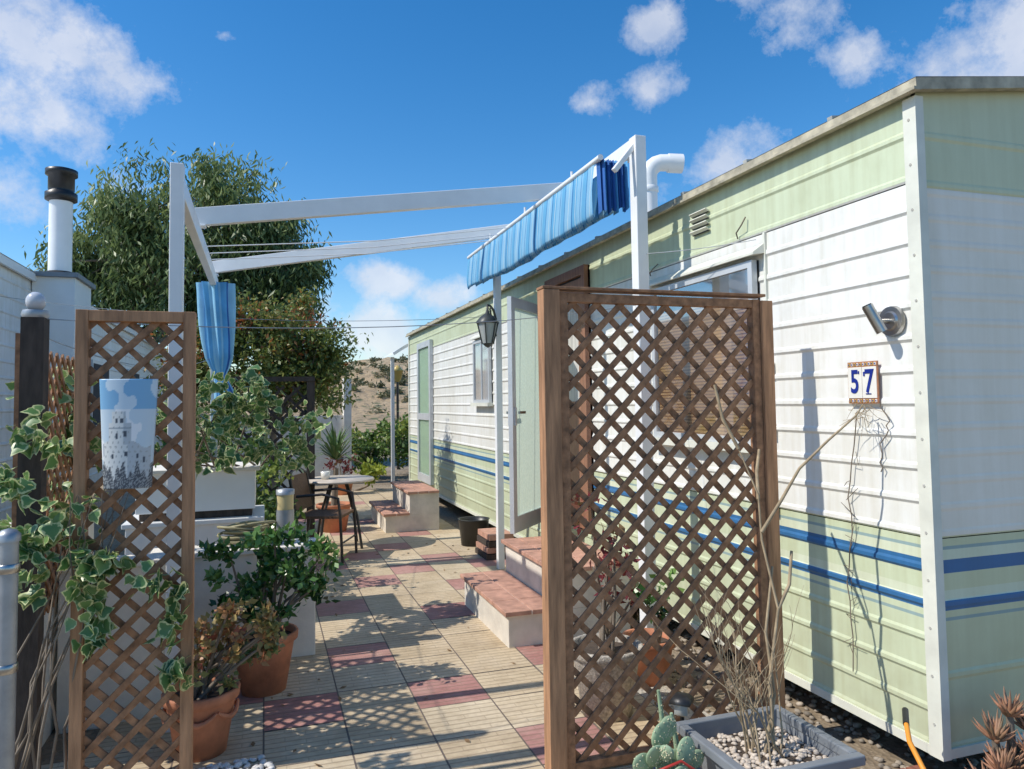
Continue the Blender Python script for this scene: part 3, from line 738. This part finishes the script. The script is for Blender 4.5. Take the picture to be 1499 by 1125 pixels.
for k in range(12): branch((cx+rr.uniform(-.06,.06),cy+rr.uniform(-.06,.06),.215),(rr.uniform(-.7,.5),rr.uniform(-.3,.4),1),rr.uniform(.2,.42),.0045,2)
for pts in ([(1.76,2.32,.22),(1.78,2.36,.45),(1.86,2.40,.7),(1.84,2.46,.95),(1.86,2.5,1.12),(1.81,2.55,1.3)],
            [(1.72,2.32,.22),(1.80,2.36,.4),(1.80,2.40,.62),(1.87,2.44,.85)],
            [(1.84,2.46,.98),(1.92,2.44,1.10),(2.02,2.45,1.22),(2.12,2.40,1.33),(2.25,2.38,1.43),(2.3,2.40,1.47)],
            [(1.86,2.5,1.10),(1.93,2.6,1.2),(2.02,2.70,1.28)],[(1.86,2.40,.7),(1.93,2.42,.78),(1.97,2.45,.9)],
            [(1.81,2.55,1.3),(1.76,2.58,1.42),(1.74,2.6,1.56)]):
    mb.tube(pts,[.0075,.007,.006,.005,.004,.003][:len(pts)],twig,6)
for k in range(18):
    p=(2.30+rr.uniform(-.03,.03),2.40+rr.uniform(-.04,.04),1.45+rr.uniform(-.03,.03)); branch(p,(rr.uniform(-.3,.3),rr.uniform(-.6,.6),rr.uniform(-1,.2)),.08,.0016,0)
mb.build('bare_shrub',e)
mb=MB(); rr=random.Random(5)
for y0,z0,z1 in ((2.48,1.44,.35),(2.36,1.48,1.2)):
    pts=[]; y=y0
    for i in range(16):
        z=z0+(z1-z0)*i/15; y+=rr.uniform(-.018,.02); pts.append((WX-.02,y,z))
    mb.tube(pts,.0025,bark,5)
    for i in range(3,15,1):
        if z0-z1<.5: break
        p=Vector(pts[i]); mb.tube([p,p+Vector((0,rr.uniform(-.04,.04),rr.uniform(-.02,.05))),p+Vector((0,rr.uniform(-.06,.06),rr.uniform(-.04,.06)))],.0014,bark,4)
for p0,p1 in (((WX-.015,3.27,2.34),(WX-.015,3.2,2.44)),((WX-.015,4.2,2.3),(WX-.015,4.1,2.36))):
    a=Vector(p0);b_=Vector(p1); mb.tube([a,a.lerp(b_,.3)+Vector((-.01,.02,0)),a.lerp(b_,.6)+Vector((-.02,-.02,0)),b_],.004,bark,5)
mb.build('wall_creeper')
e=empty('potted_prickly_pear'); mb=MB(); 
potb=M('blue_white_pot',(.55,.6,.68),.3,.3,14,.05,col2=(.08,.16,.4)); pot(mb,(1.38,2.36,.015),.10,.17,potb); 
mb.tube([(1.27,2.30,.24),(1.34,2.26,.28),(1.42,2.27,.22)],.005,M('red_wire',(.4,.03,.02),.4,.1),6)
mb.build('pot',e); mb=MB()
pad=M('cactus_pad',(.27,.36,.22),.65,.25,10,.3,60); sp_=M('cactus_spine',(.62,.56,.36),.6,.1); rr=random.Random(9)
for (x,y,z,w,h,e1,e2) in ((1.35,2.36,.22,.045,.062,.1,.3),(1.29,2.34,.27,.042,.055,.5,-.5),(1.40,2.33,.27,.04,.052,-.2,.5),(1.33,2.37,.32,.042,.055,.2,.1),(1.25,2.36,.24,.04,.05,.3,-.9),(1.36,2.38,.34,.032,.042,0,.3),(1.45,2.36,.22,.035,.045,.2,.8),(1.28,2.30,.20,.04,.05,.8,-.2),(1.34,2.28,.22,.038,.05,.4,.2),(1.31,2.31,.29,.028,.036,.4,.6)):
    ax=rotax((e1,e2,rr.uniform(-.5,.5)-.3)); mb.ell((x,y,z),ax,(w,.013,h),pad,16,12)
    for i in range(60):
        a=rr.uniform(0,6.28); q=math.sqrt(rr.random())*.95; s_=rr.choice((-1,1)); t_=math.sqrt(max(0,1-q*q))
        p=Vector((x,y,z))+ax[0]*w*q*math.cos(a)+ax[2]*h*q*math.sin(a)+ax[1]*.013*t_*s_
        mb.ell(p,XYZ,(.0028,.0028,.0028),sp_,5,3)
for (x,y,z,h) in ((1.40,2.46,.12,.32),(1.44,2.44,.12,.24)):
    mb.tube([(x,y,z),(x-.01,y,z+h*.5),(x-.03,y,z+h)],[.010,.011,.006],pad,10)
    for i in range(60):
        t_=rr.random(); a=rr.uniform(0,6.28); mb.ell((x-.03*t_+.012*math.cos(a),y+.012*math.sin(a),z+h*t_),XYZ,(.002,.002,.002),sp_,5,3)
mb.build('cactus',e)
mb=MB(); cx,cy=1.55,2.60
mb.tube([(cx,cy,0),(cx,cy,.27)],.008,black,8); mb.lathe((cx,cy,.27),[(.02,0),(.035,.01),(.03,.05)],lg,4); mb.lathe((cx,cy,.32),[(.055,0),(.055,.012),(.03,.03),(0,.032)],black,4)
mb.build('solar_lantern')
mb=MB(); mb.tube([(2.14,2.09,.36),(2.08,2.02,.33),(2.05,1.93,.27),(2.0,1.8,.15),(1.96,1.65,.05),(1.95,1.5,.03)],.009,orange,8); mb.tube([(2.19,2.14,.375),(2.13,2.08,.357)],.011,black,8); mb.build('orange_hose')
def rosette(mb,c,n,L,r,m,seed,spread=1.):
    rr=random.Random(seed)
    for i in range(n):
        a=i*2.4; el=rr.uniform(.2,1.25); l=L*rr.uniform(.7,1.1)
        d=Vector((math.cos(a)*math.cos(el)*spread,math.sin(a)*math.cos(el)*spread,math.sin(el)))
        c_=Vector(c); mb.tube([c_,c_+d*l*.35,c_+d*l*.7+Vector((0,0,l*.08)),c_+d*l+Vector((0,0,l*.22))],[r,r*1.05,r*.7,r*.08],m,7)
mb=MB(); alo=M('aloe_leaf',(.34,.25,.14),.5,.5,14,.1,col2=(.50,.24,.14))
for i,(x,y,z) in enumerate(((2.42,1.98,.30),(2.48,1.97,.38),(2.38,1.93,.22),(2.50,1.90,.26),(2.56,1.96,.32),(2.44,1.90,.15),(2.60,1.88,.2),(2.40,2.0,.14),(2.44,1.95,.22),(2.52,1.95,.18))):
    mb.tube([(x+.02,y,.0),(x,y,z)],[.016,.012],bark,7); rosette(mb,(x,y,z),26,.08,.0065,alo,i)
mb.build('aloe_plant')

# ============================================================ ivy
lob=[(-.84,3.08,1.22,.12,.1,.10),(-.86,3.05,1.00,.14,.1,.14),(-.70,3.0,1.10,.14,.07,.14),(-.60,3.0,.98,.12,.06,.12),(-.50,3.02,.93,.12,.05,.08),(-.38,3.02,.88,.08,.05,.08),(-.33,3.03,.72,.05,.05,.10),(-.84,3.25,1.38,.06,.12,.10),(-.62,3.03,.84,.12,.05,.08),(-.30,3.03,.55,.03,.04,.05),(-.58,3.03,.70,.05,.04,.04),(-.74,3.15,1.36,.08,.06,.08),(-.78,3.05,.88,.1,.06,.08)]
e=empty('ivy_plant')
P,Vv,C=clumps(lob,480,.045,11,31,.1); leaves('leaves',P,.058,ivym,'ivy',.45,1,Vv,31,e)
mb=MB(); rr=random.Random(2)
for k in range(12):
    p=Vector((-.85+rr.uniform(-.1,.1),3.15,.0)); pts=[p]
    for i in range(7): p=p+Vector((rr.uniform(-.02,.09),rr.uniform(-.04,.02),.17)); pts.append(p)
    mb.tube(pts,[.007-.0008*i for i in range(8)],bark,5)
mb.build('stems',e)
e=empty('ivy_plant.001')
lob=[(-.35,5.2,1.45,.35,.3,.32),(.02,5.25,1.35,.25,.3,.25),(-.15,5.1,1.62,.2,.2,.17),(-.6,5.0,1.5,.25,.3,.3),(.12,5.2,1.22,.2,.2,.12),(-.45,4.9,1.2,.25,.2,.15),(-.95,4.4,1.45,.15,.5,.28),(-.9,4.2,1.2,.1,.4,.25)]
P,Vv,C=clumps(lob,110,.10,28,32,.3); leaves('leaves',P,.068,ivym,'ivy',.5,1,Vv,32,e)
mb=MB()
for q in C[::5]:
    b0=Vector((-.3+rr.uniform(-.3,.3),5.5,1.08)); q=Vector(q); mb.tube([b0,b0.lerp(q,.5)+Vector((0,0,.06)),q],[.008,.006,.003],bark,5)
mb.build('stems',e)

# ============================================================ trees
def tree(name,base,lobes,mat,leaf,nl,cr,per,seed,droop,aspect,tr=.2,fork=None,shell=.4,up=0.,flat=.8):
    e=empty(name)
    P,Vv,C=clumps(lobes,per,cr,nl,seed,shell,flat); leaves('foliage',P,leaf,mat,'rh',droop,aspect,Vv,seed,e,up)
    mb=MB(); rr=random.Random(seed); b0=Vector(base); fk=Vector(fork) if fork else b0+Vector((0,0,1))
    mb.tube([b0,b0.lerp(fk,.5)+Vector((tr*.3,0,0)),fk],[tr,tr*.8,tr*.65],bark,12)
    for lb in lobes:
        c=Vector(lb[:3]); mid=fk.lerp(c,.5)+Vector((rr.uniform(-.1,.1),rr.uniform(-.1,.1),.1)); mb.tube([fk,mid,c],[tr*.5,tr*.32,tr*.15],bark,8)
        near=[q for q in C if (Vector(q)-c).length<max(lb[3:6])*1.15]
        for q in near[::3]:
            q=Vector(q); m_=c.lerp(q,.5)+Vector((rr.uniform(-.1,.1),rr.uniform(-.1,.1),0))*lb[3]; mb.tube([c,m_,q],[tr*.14,tr*.08,tr*.03],bark,5,False)
    mb.build('trunk_and_limbs',e)
euc=leafmat('eucalyptus_leaf',[(0,(.05,.09,.03)),(.5,(.125,.185,.06)),(1,(.32,.39,.14))],.45,.32)
tree('eucalyptus_tree',(-1.9,19.8,0),[(-2.75,19.8,6.25,1.15,1.2,1.45),(-3.4,20,5.1,1.1,1.2,1.05),(-4.3,20.3,4.7,.9,1,.75),(-.95,19.2,6.35,1.05,1.15,1.3),(.15,18.9,5.85,.8,1,.8),(.35,18.9,4.75,1.0,1.1,.85),(-1.0,19.3,4.9,1.3,1.2,1.05),(-2.2,19.5,4.2,1.5,1.2,.9),(-4.9,20.4,3.9,.8,1,.7),(.6,19,4.0,1,1,.7)],euc,.22,170,.40,27,41,1.2,.25,.28,(-1.9,19.7,3.0),.35,0,1.15)
rust=leafmat('pepper_shrub_leaf',[(0,(.06,.10,.025)),(.5,(.17,.22,.05)),(.74,(.29,.29,.07)),(.90,(.42,.16,.05)),(1,(.50,.13,.05))],.5,.35)
tree('berry_shrub',(.1,10.2,0),[(.10,10.2,2.5,.65,.6,.5),(.75,10.1,2.1,.45,.5,.5),(-.5,10.3,2.4,.55,.5,.5),(.5,10,1.75,.65,.5,.35),(-.9,10.4,1.9,.5,.5,.5),(.05,10.0,1.8,.7,.5,.5),(.3,10.1,2.2,.5,.5,.4)],rust,.075,110,.20,130,42,.2,.45,.07,(.1,10.2,1.2),.15)
hed=leafmat('hedge_leaf',[(0,(.04,.09,.02)),(.6,(.12,.21,.04)),(1,(.32,.37,.07))],.5,.25)
tree('garden_shrub',(1.9,15,0),[(1.9,15,.5,.7,.6,.45),(2.6,15.5,.6,.8,.6,.6),(1.1,15.4,.45,.5,.5,.4),(3.2,16,.9,.8,.8,.7)],hed,.12,60,.2,60,43,.0,.5,.05,(1.9,15,.3),.3)
tree('garden_shrub.001',(-.2,7.2,0),[(-.25,7.2,.8,.35,.5,.45),(-.6,7.2,1.1,.35,.5,.4),(.0,6.6,.45,.3,.4,.25),(-.1,6.4,.8,.3,.4,.3)],hed,.07,70,.14,110,44,.2,.5,.03,(-.2,7.2,.4),.3)
tree('garden_shrub.002',(1.5,13.2,0),[(1.72,13.0,.28,.22,.3,.22)],leafmat('lime_leaf',[(0,(.15,.22,.03)),(1,(.5,.55,.08))]),.1,60,.1,160,45,.0,.5,.03,(1.7,13,.1),.3)
e=empty('potted_yucca'); mb=MB(); pot(mb,(.78,9.0,.0),.2,.34,terra); mb.tube([(.78,9,.3),(.8,9,.75)],[.04,.03],bark,8); yl=M('yucca_leaf',(.12,.2,.07),.5,.3)
rr=random.Random(3)
for i in range(70):
    a=i*2.4; el=rr.uniform(-.1,1.4); d=Vector((math.cos(a)*math.cos(el),math.sin(a)*math.cos(el),math.sin(el))); c_=Vector((.8,9,.85)); s_=d.cross(Vector((0,0,1)))
    if s_.length<.01: continue
    s_.normalize(); l=rr.uniform(.4,.6); q=[c_,c_+d*l*.5+Vector((0,0,.03)),c_+d*l-Vector((0,0,.08))]
    mb.add([q[0]-s_*.012,q[0]+s_*.012,q[1]+s_*.014,q[1]-s_*.014,q[2]],[(0,1,2,3),(3,2,4)],yl)
mb.build('plant',e)

# ============================================================ table and chair
mb=MB(); tt=M('table_top',(.55,.48,.40),.5,.2,12,.1); iron=M('dark_metal',(.03,.025,.022),.4,.2)
mb.lathe((.74,8.0,.70),[(0,0),(.36,.0),(.37,.012),(.36,.028),(0,.03)],tt,32)
for k in range(4):
    a=R(45+90*k); mb.tube([(.74+.1*math.cos(a),8+.1*math.sin(a),.7),(.74+.24*math.cos(a),8+.24*math.sin(a),.35),(.74+.3*math.cos(a),8+.3*math.sin(a),.02)],.014,iron,8)
mb.lathe((.60,7.95,.73),[(0,0),(.04,0),(.05,.08),(.045,.08),(0,.02)],cer,14)
mb.build('garden_table')
mb=MB(); ratt=M('rattan',(.12,.065,.035),.7,.4,60,.6,90)
cx,cy=0,0
for sx in (-.24,.24):
    mb.tube([(cx+sx,cy-.24,.02),(cx+sx,cy-.22,.45),(cx+sx,cy-.2,.62),(cx+sx,cy-.05,.66),(cx+sx,cy+.2,.64)],.014,iron,8)
    mb.tube([(cx+sx,cy+.27,.02),(cx+sx,cy+.2,.45),(cx+sx*.95,cy+.27,.84)],.014,iron,8)
mb.tube([(cx-.23,cy+.27,.82),(cx-.1,cy+.29,.88),(cx+.1,cy+.29,.88),(cx+.23,cy+.27,.82)],.014,iron,8)
mb.box(cx-.23,cx+.23,cy-.22,cy+.22,.43,.455,ratt)
mb.obox((cx,cy+.245,.66),rotax((R(-12),0,0)),(.22,.012,.17),ratt)
for z in (.2,): mb.tube([(cx-.24,cy-.23,z),(cx+.24,cy-.23,z)],.009,iron,6); mb.tube([(cx-.24,cy+.24,z),(cx+.24,cy+.24,z)],.009,iron,6)
o=mb.build('rattan_chair'); o.location=(.56,7.45,0); o.rotation_euler=(0,0,R(68))
mb=MB(); mb.lathe((2.08,7.55,0),[(0,.003),(.13,0),(.16,.28),(.17,.29),(.15,.29),(.14,.22)],black,22); mb.disc((2.08,7.55,.2),.14,black); mb.build('plastic_bucket')
mb=MB()
for i in range(4): mb.box(1.98+.01*i,2.25,6.75,7.15,.02+i*.06,.07+i*.06,terrat if i%2 else darkwood)
mb.build('roof_tile_stack')
mb=MB(); mb.box(2.17,2.23,13.4,13.46,0,2.35,metalw)
pts=[(2.1+.6*t,2.36+.28*math.sin(t*1.4)) for t in [i/8 for i in range(9)]]
mb.add([(x_,y,z) for y in (12.7,14) for x_,z in pts],[(i,i+1,10+i,9+i) for i in range(8)],white)
for i in range(8): mb.beam((pts[i][0],12.7,pts[i][1]),(pts[i+1][0],12.7,pts[i+1][1]),.03,.05,metalw)
mb.build('porch_canopy')
mb=MB(); gold=M('gold_lamp',(.6,.42,.12),.3,.1); mb.tube([(2.9,17,0),(2.9,17,2.0)],.03,iron,8); mb.lathe((2.9,17,2.0),[(.02,0),(.08,.05),(.13,.25),(.16,.26),(.05,.36),(0,.4)],gold,8); mb.build('street_lamp')
mb=MB(); mb.box(1.42,1.56,14.3,14.6,0,2.0,cream); mb.box(-.6,1.42,14.35,14.5,0,1.3,cream); mb.build('garden_wall.001')

# ============================================================ hills
hm,nt,b=newmat('dry_hillside'); co=coords(nt)
g=ramp(nt,noise(nt,.25,8,co),[(.3,(.26,.19,.11)),(.55,(.40,.29,.17)),(.75,(.50,.39,.25))])
v=nt.nodes.new('ShaderNodeTexVoronoi'); v.inputs['Scale'].default_value=.9; nt.links.new(co,v.inputs['Vector'])
g=mix(nt,ramp(nt,mth(nt,'ADD',v.outputs[0],mth(nt,'MULTIPLY',noise(nt,3,4,co),.3)),[(.34,(1,1,1)),(.48,(0,0,0))]),g,(.11,.12,.055))
nt.links.new(g,b.inputs['Base Color']); b.inputs['Roughness'].default_value=1; bumpn(nt,b,noise(nt,1.5,8,co),1,.4)
from mathutils import noise as mn
def hh(x_,y):
    ridge=math.exp(-((y-80)/26)**2)
    q=ridge*(4.6+2.3*math.exp(-((x_-11.5)/7)**2)+1.6*mn.noise(Vector((x_*.05,y*.05,1))))+1.0*ridge*mn.noise(Vector((x_*.2,y*.16,4)))+.5*ridge*mn.noise(Vector((x_*.6,y*.5,7)))
    return max(q,-.3)-.05
V=[];F=[];nx,ny=200,70
for j in range(ny+1):
    for i in range(nx+1):
        x_=-150+300*i/nx; y=35+120*j/ny; V.append((x_,y,hh(x_,y)))
for j in range(ny):
    for i in range(nx): k=j*(nx+1)+i; F.append((k,k+1,k+nx+2,k+nx+1))
me=bpy.data.meshes.new('hill'); me.from_pydata(V,[],F); me.materials.append(hm); me.polygons.foreach_set('use_smooth',[True]*len(F)); o=bpy.data.objects.new('hill',me); S.collection.objects.link(o)
rgn=np.random.default_rng(6); P=[];Vv=[]
for k in range(330):
    x_=rgn.uniform(-8,26); y=rgn.uniform(45,84)
    s_=rgn.uniform(.15,.5); q=rgn.normal(size=(60,3))*s_*.6; q[:,2]=abs(q[:,2])*.8; P.append(np.array([x_,y,hh(x_,y)])+q); Vv.append(np.full(60,rgn.uniform(.1,.9)))
leaves('hillside_scrub',np.concatenate(P),.3,leafmat('scrub_leaf',[(0,(.05,.07,.03)),(.6,(.16,.16,.08)),(1,(.34,.28,.15))]),'rh',0,.5,np.concatenate(Vv),6)

# ============================================================ sky + sun
EL=R(47); A=R(3)
tosun=Vector((-math.cos(EL)*math.cos(A),math.cos(EL)*math.sin(A),math.sin(EL)))
w=bpy.data.worlds.new('World'); S.world=w; w.use_nodes=True; nt=w.node_tree; bg=nt.nodes['Background']
sk=nt.nodes.new('ShaderNodeTexSky'); sk.sky_type='NISHITA'; sk.sun_disc=False; sk.sun_elevation=EL; sk.sun_rotation=-(math.pi/2-A); sk.air_density=1.0; sk.dust_density=.3; sk.ozone_density=3.0
hs=nt.nodes.new('ShaderNodeHueSaturation'); hs.inputs['Saturation'].default_value=1.36; hs.inputs['Value'].default_value=1.18; nt.links.new(sk.outputs[0],hs.inputs['Color'])
tc=nt.nodes.new('ShaderNodeTexCoord'); 
nv=noise(nt,8.5,10,tc.outputs['Generated'],.66); 
mp=nt.nodes.new('ShaderNodeMapping'); mp.inputs['Scale'].default_value=(1,1,1.7); nt.links.new(tc.outputs['Generated'],mp.inputs[0])
clouds=[((-.33,1.162,.52),.17,1.1),((-.37,1.162,.41),.16,1.1),((-.38,1.16,.31),.11,.9),((.51,.884,.516),.045,.95),((.501,.887,.43),.042,.95),((.424,.9125,.41),.042,1),((.70,.815,.51),.07,.9),((.76,.79,.47),.06,1.0),((.62,.85,.56),.06,.7),((.97,.72,.478),.16,1.2),((.99,.70,.40),.13,1.1),((.5887,.8575,.324),.075,1.1),((.158,1.0016,.17),.06,1.2),((.2298,.9776,.14),.055,1.2),((.142,1.007,.093),.09,1.2),((.03,1.03,.12),.08,.9),((-.0549,1.0727,.514),.022,.8),((.25,.98,.06),.10,.9),((-.8,.6,.5),.3,1),((1.2,.2,.4),.3,1)]
acc=None
for c,r,s_ in clouds:
    v_=Vector(c).normalized(); v_.z*=1.7
    d_=nt.nodes.new('ShaderNodeVectorMath'); d_.operation='DISTANCE'; nt.links.new(mp.outputs[0],d_.inputs[0]); d_.inputs[1].default_value=v_
    q=mth(nt,'MULTIPLY',mth(nt,'SUBTRACT',1,mth(nt,'DIVIDE',d_.outputs['Value'],r)),s_)
    acc=q if acc is None else mth(nt,'MAXIMUM',acc,q)
dens=mth(nt,'ADD',mth(nt,'MAXIMUM',acc,-1.4),mth(nt,'MULTIPLY',mth(nt,'SUBTRACT',nv,.5),4.2))
fac=ramp(nt,dens,[(.2,(0,0,0)),(1.0,(.70,.70,.70))])
nb2=noise(nt,11,5,tc.outputs['Generated'])
cc=ramp(nt,nb2,[(.3,(4.4,4.8,5.7)),(.65,(6.4,6.4,6.6))])
final=mix(nt,fac,hs.outputs[0],cc)
nt.links.new(final,bg.inputs[0]); bg.inputs[1].default_value=.145
l=bpy.data.lights.new('sun','SUN'); l.energy=4.4; l.angle=R(.5); l.color=(1,.95,.87); o=bpy.data.objects.new('sun',l); S.collection.objects.link(o); o.rotation_euler=(-tosun).to_track_quat('-Z','Y').to_euler()
# ============================================================ camera
cam=bpy.data.cameras.new('camera'); co_=bpy.data.objects.new('camera',cam); S.collection.objects.link(co_); S.camera=co_
cam.lens=26; cam.sensor_width=36; cam.clip_start=.05; cam.clip_end=2000; cam.shift_y=-.0205
p=R(3.0); yw=R(18.5); fwd=Vector((math.sin(yw)*math.cos(p),math.cos(yw)*math.cos(p),math.sin(p)))
q=fwd.to_track_quat('-Z','Y'); q=Quaternion(fwd,R(.8))@q
co_.rotation_mode='QUATERNION'; co_.rotation_quaternion=q; co_.location=(0,0,1.5)
S.view_settings.view_transform='Standard'; S.view_settings.look='None'; S.view_settings.exposure=0
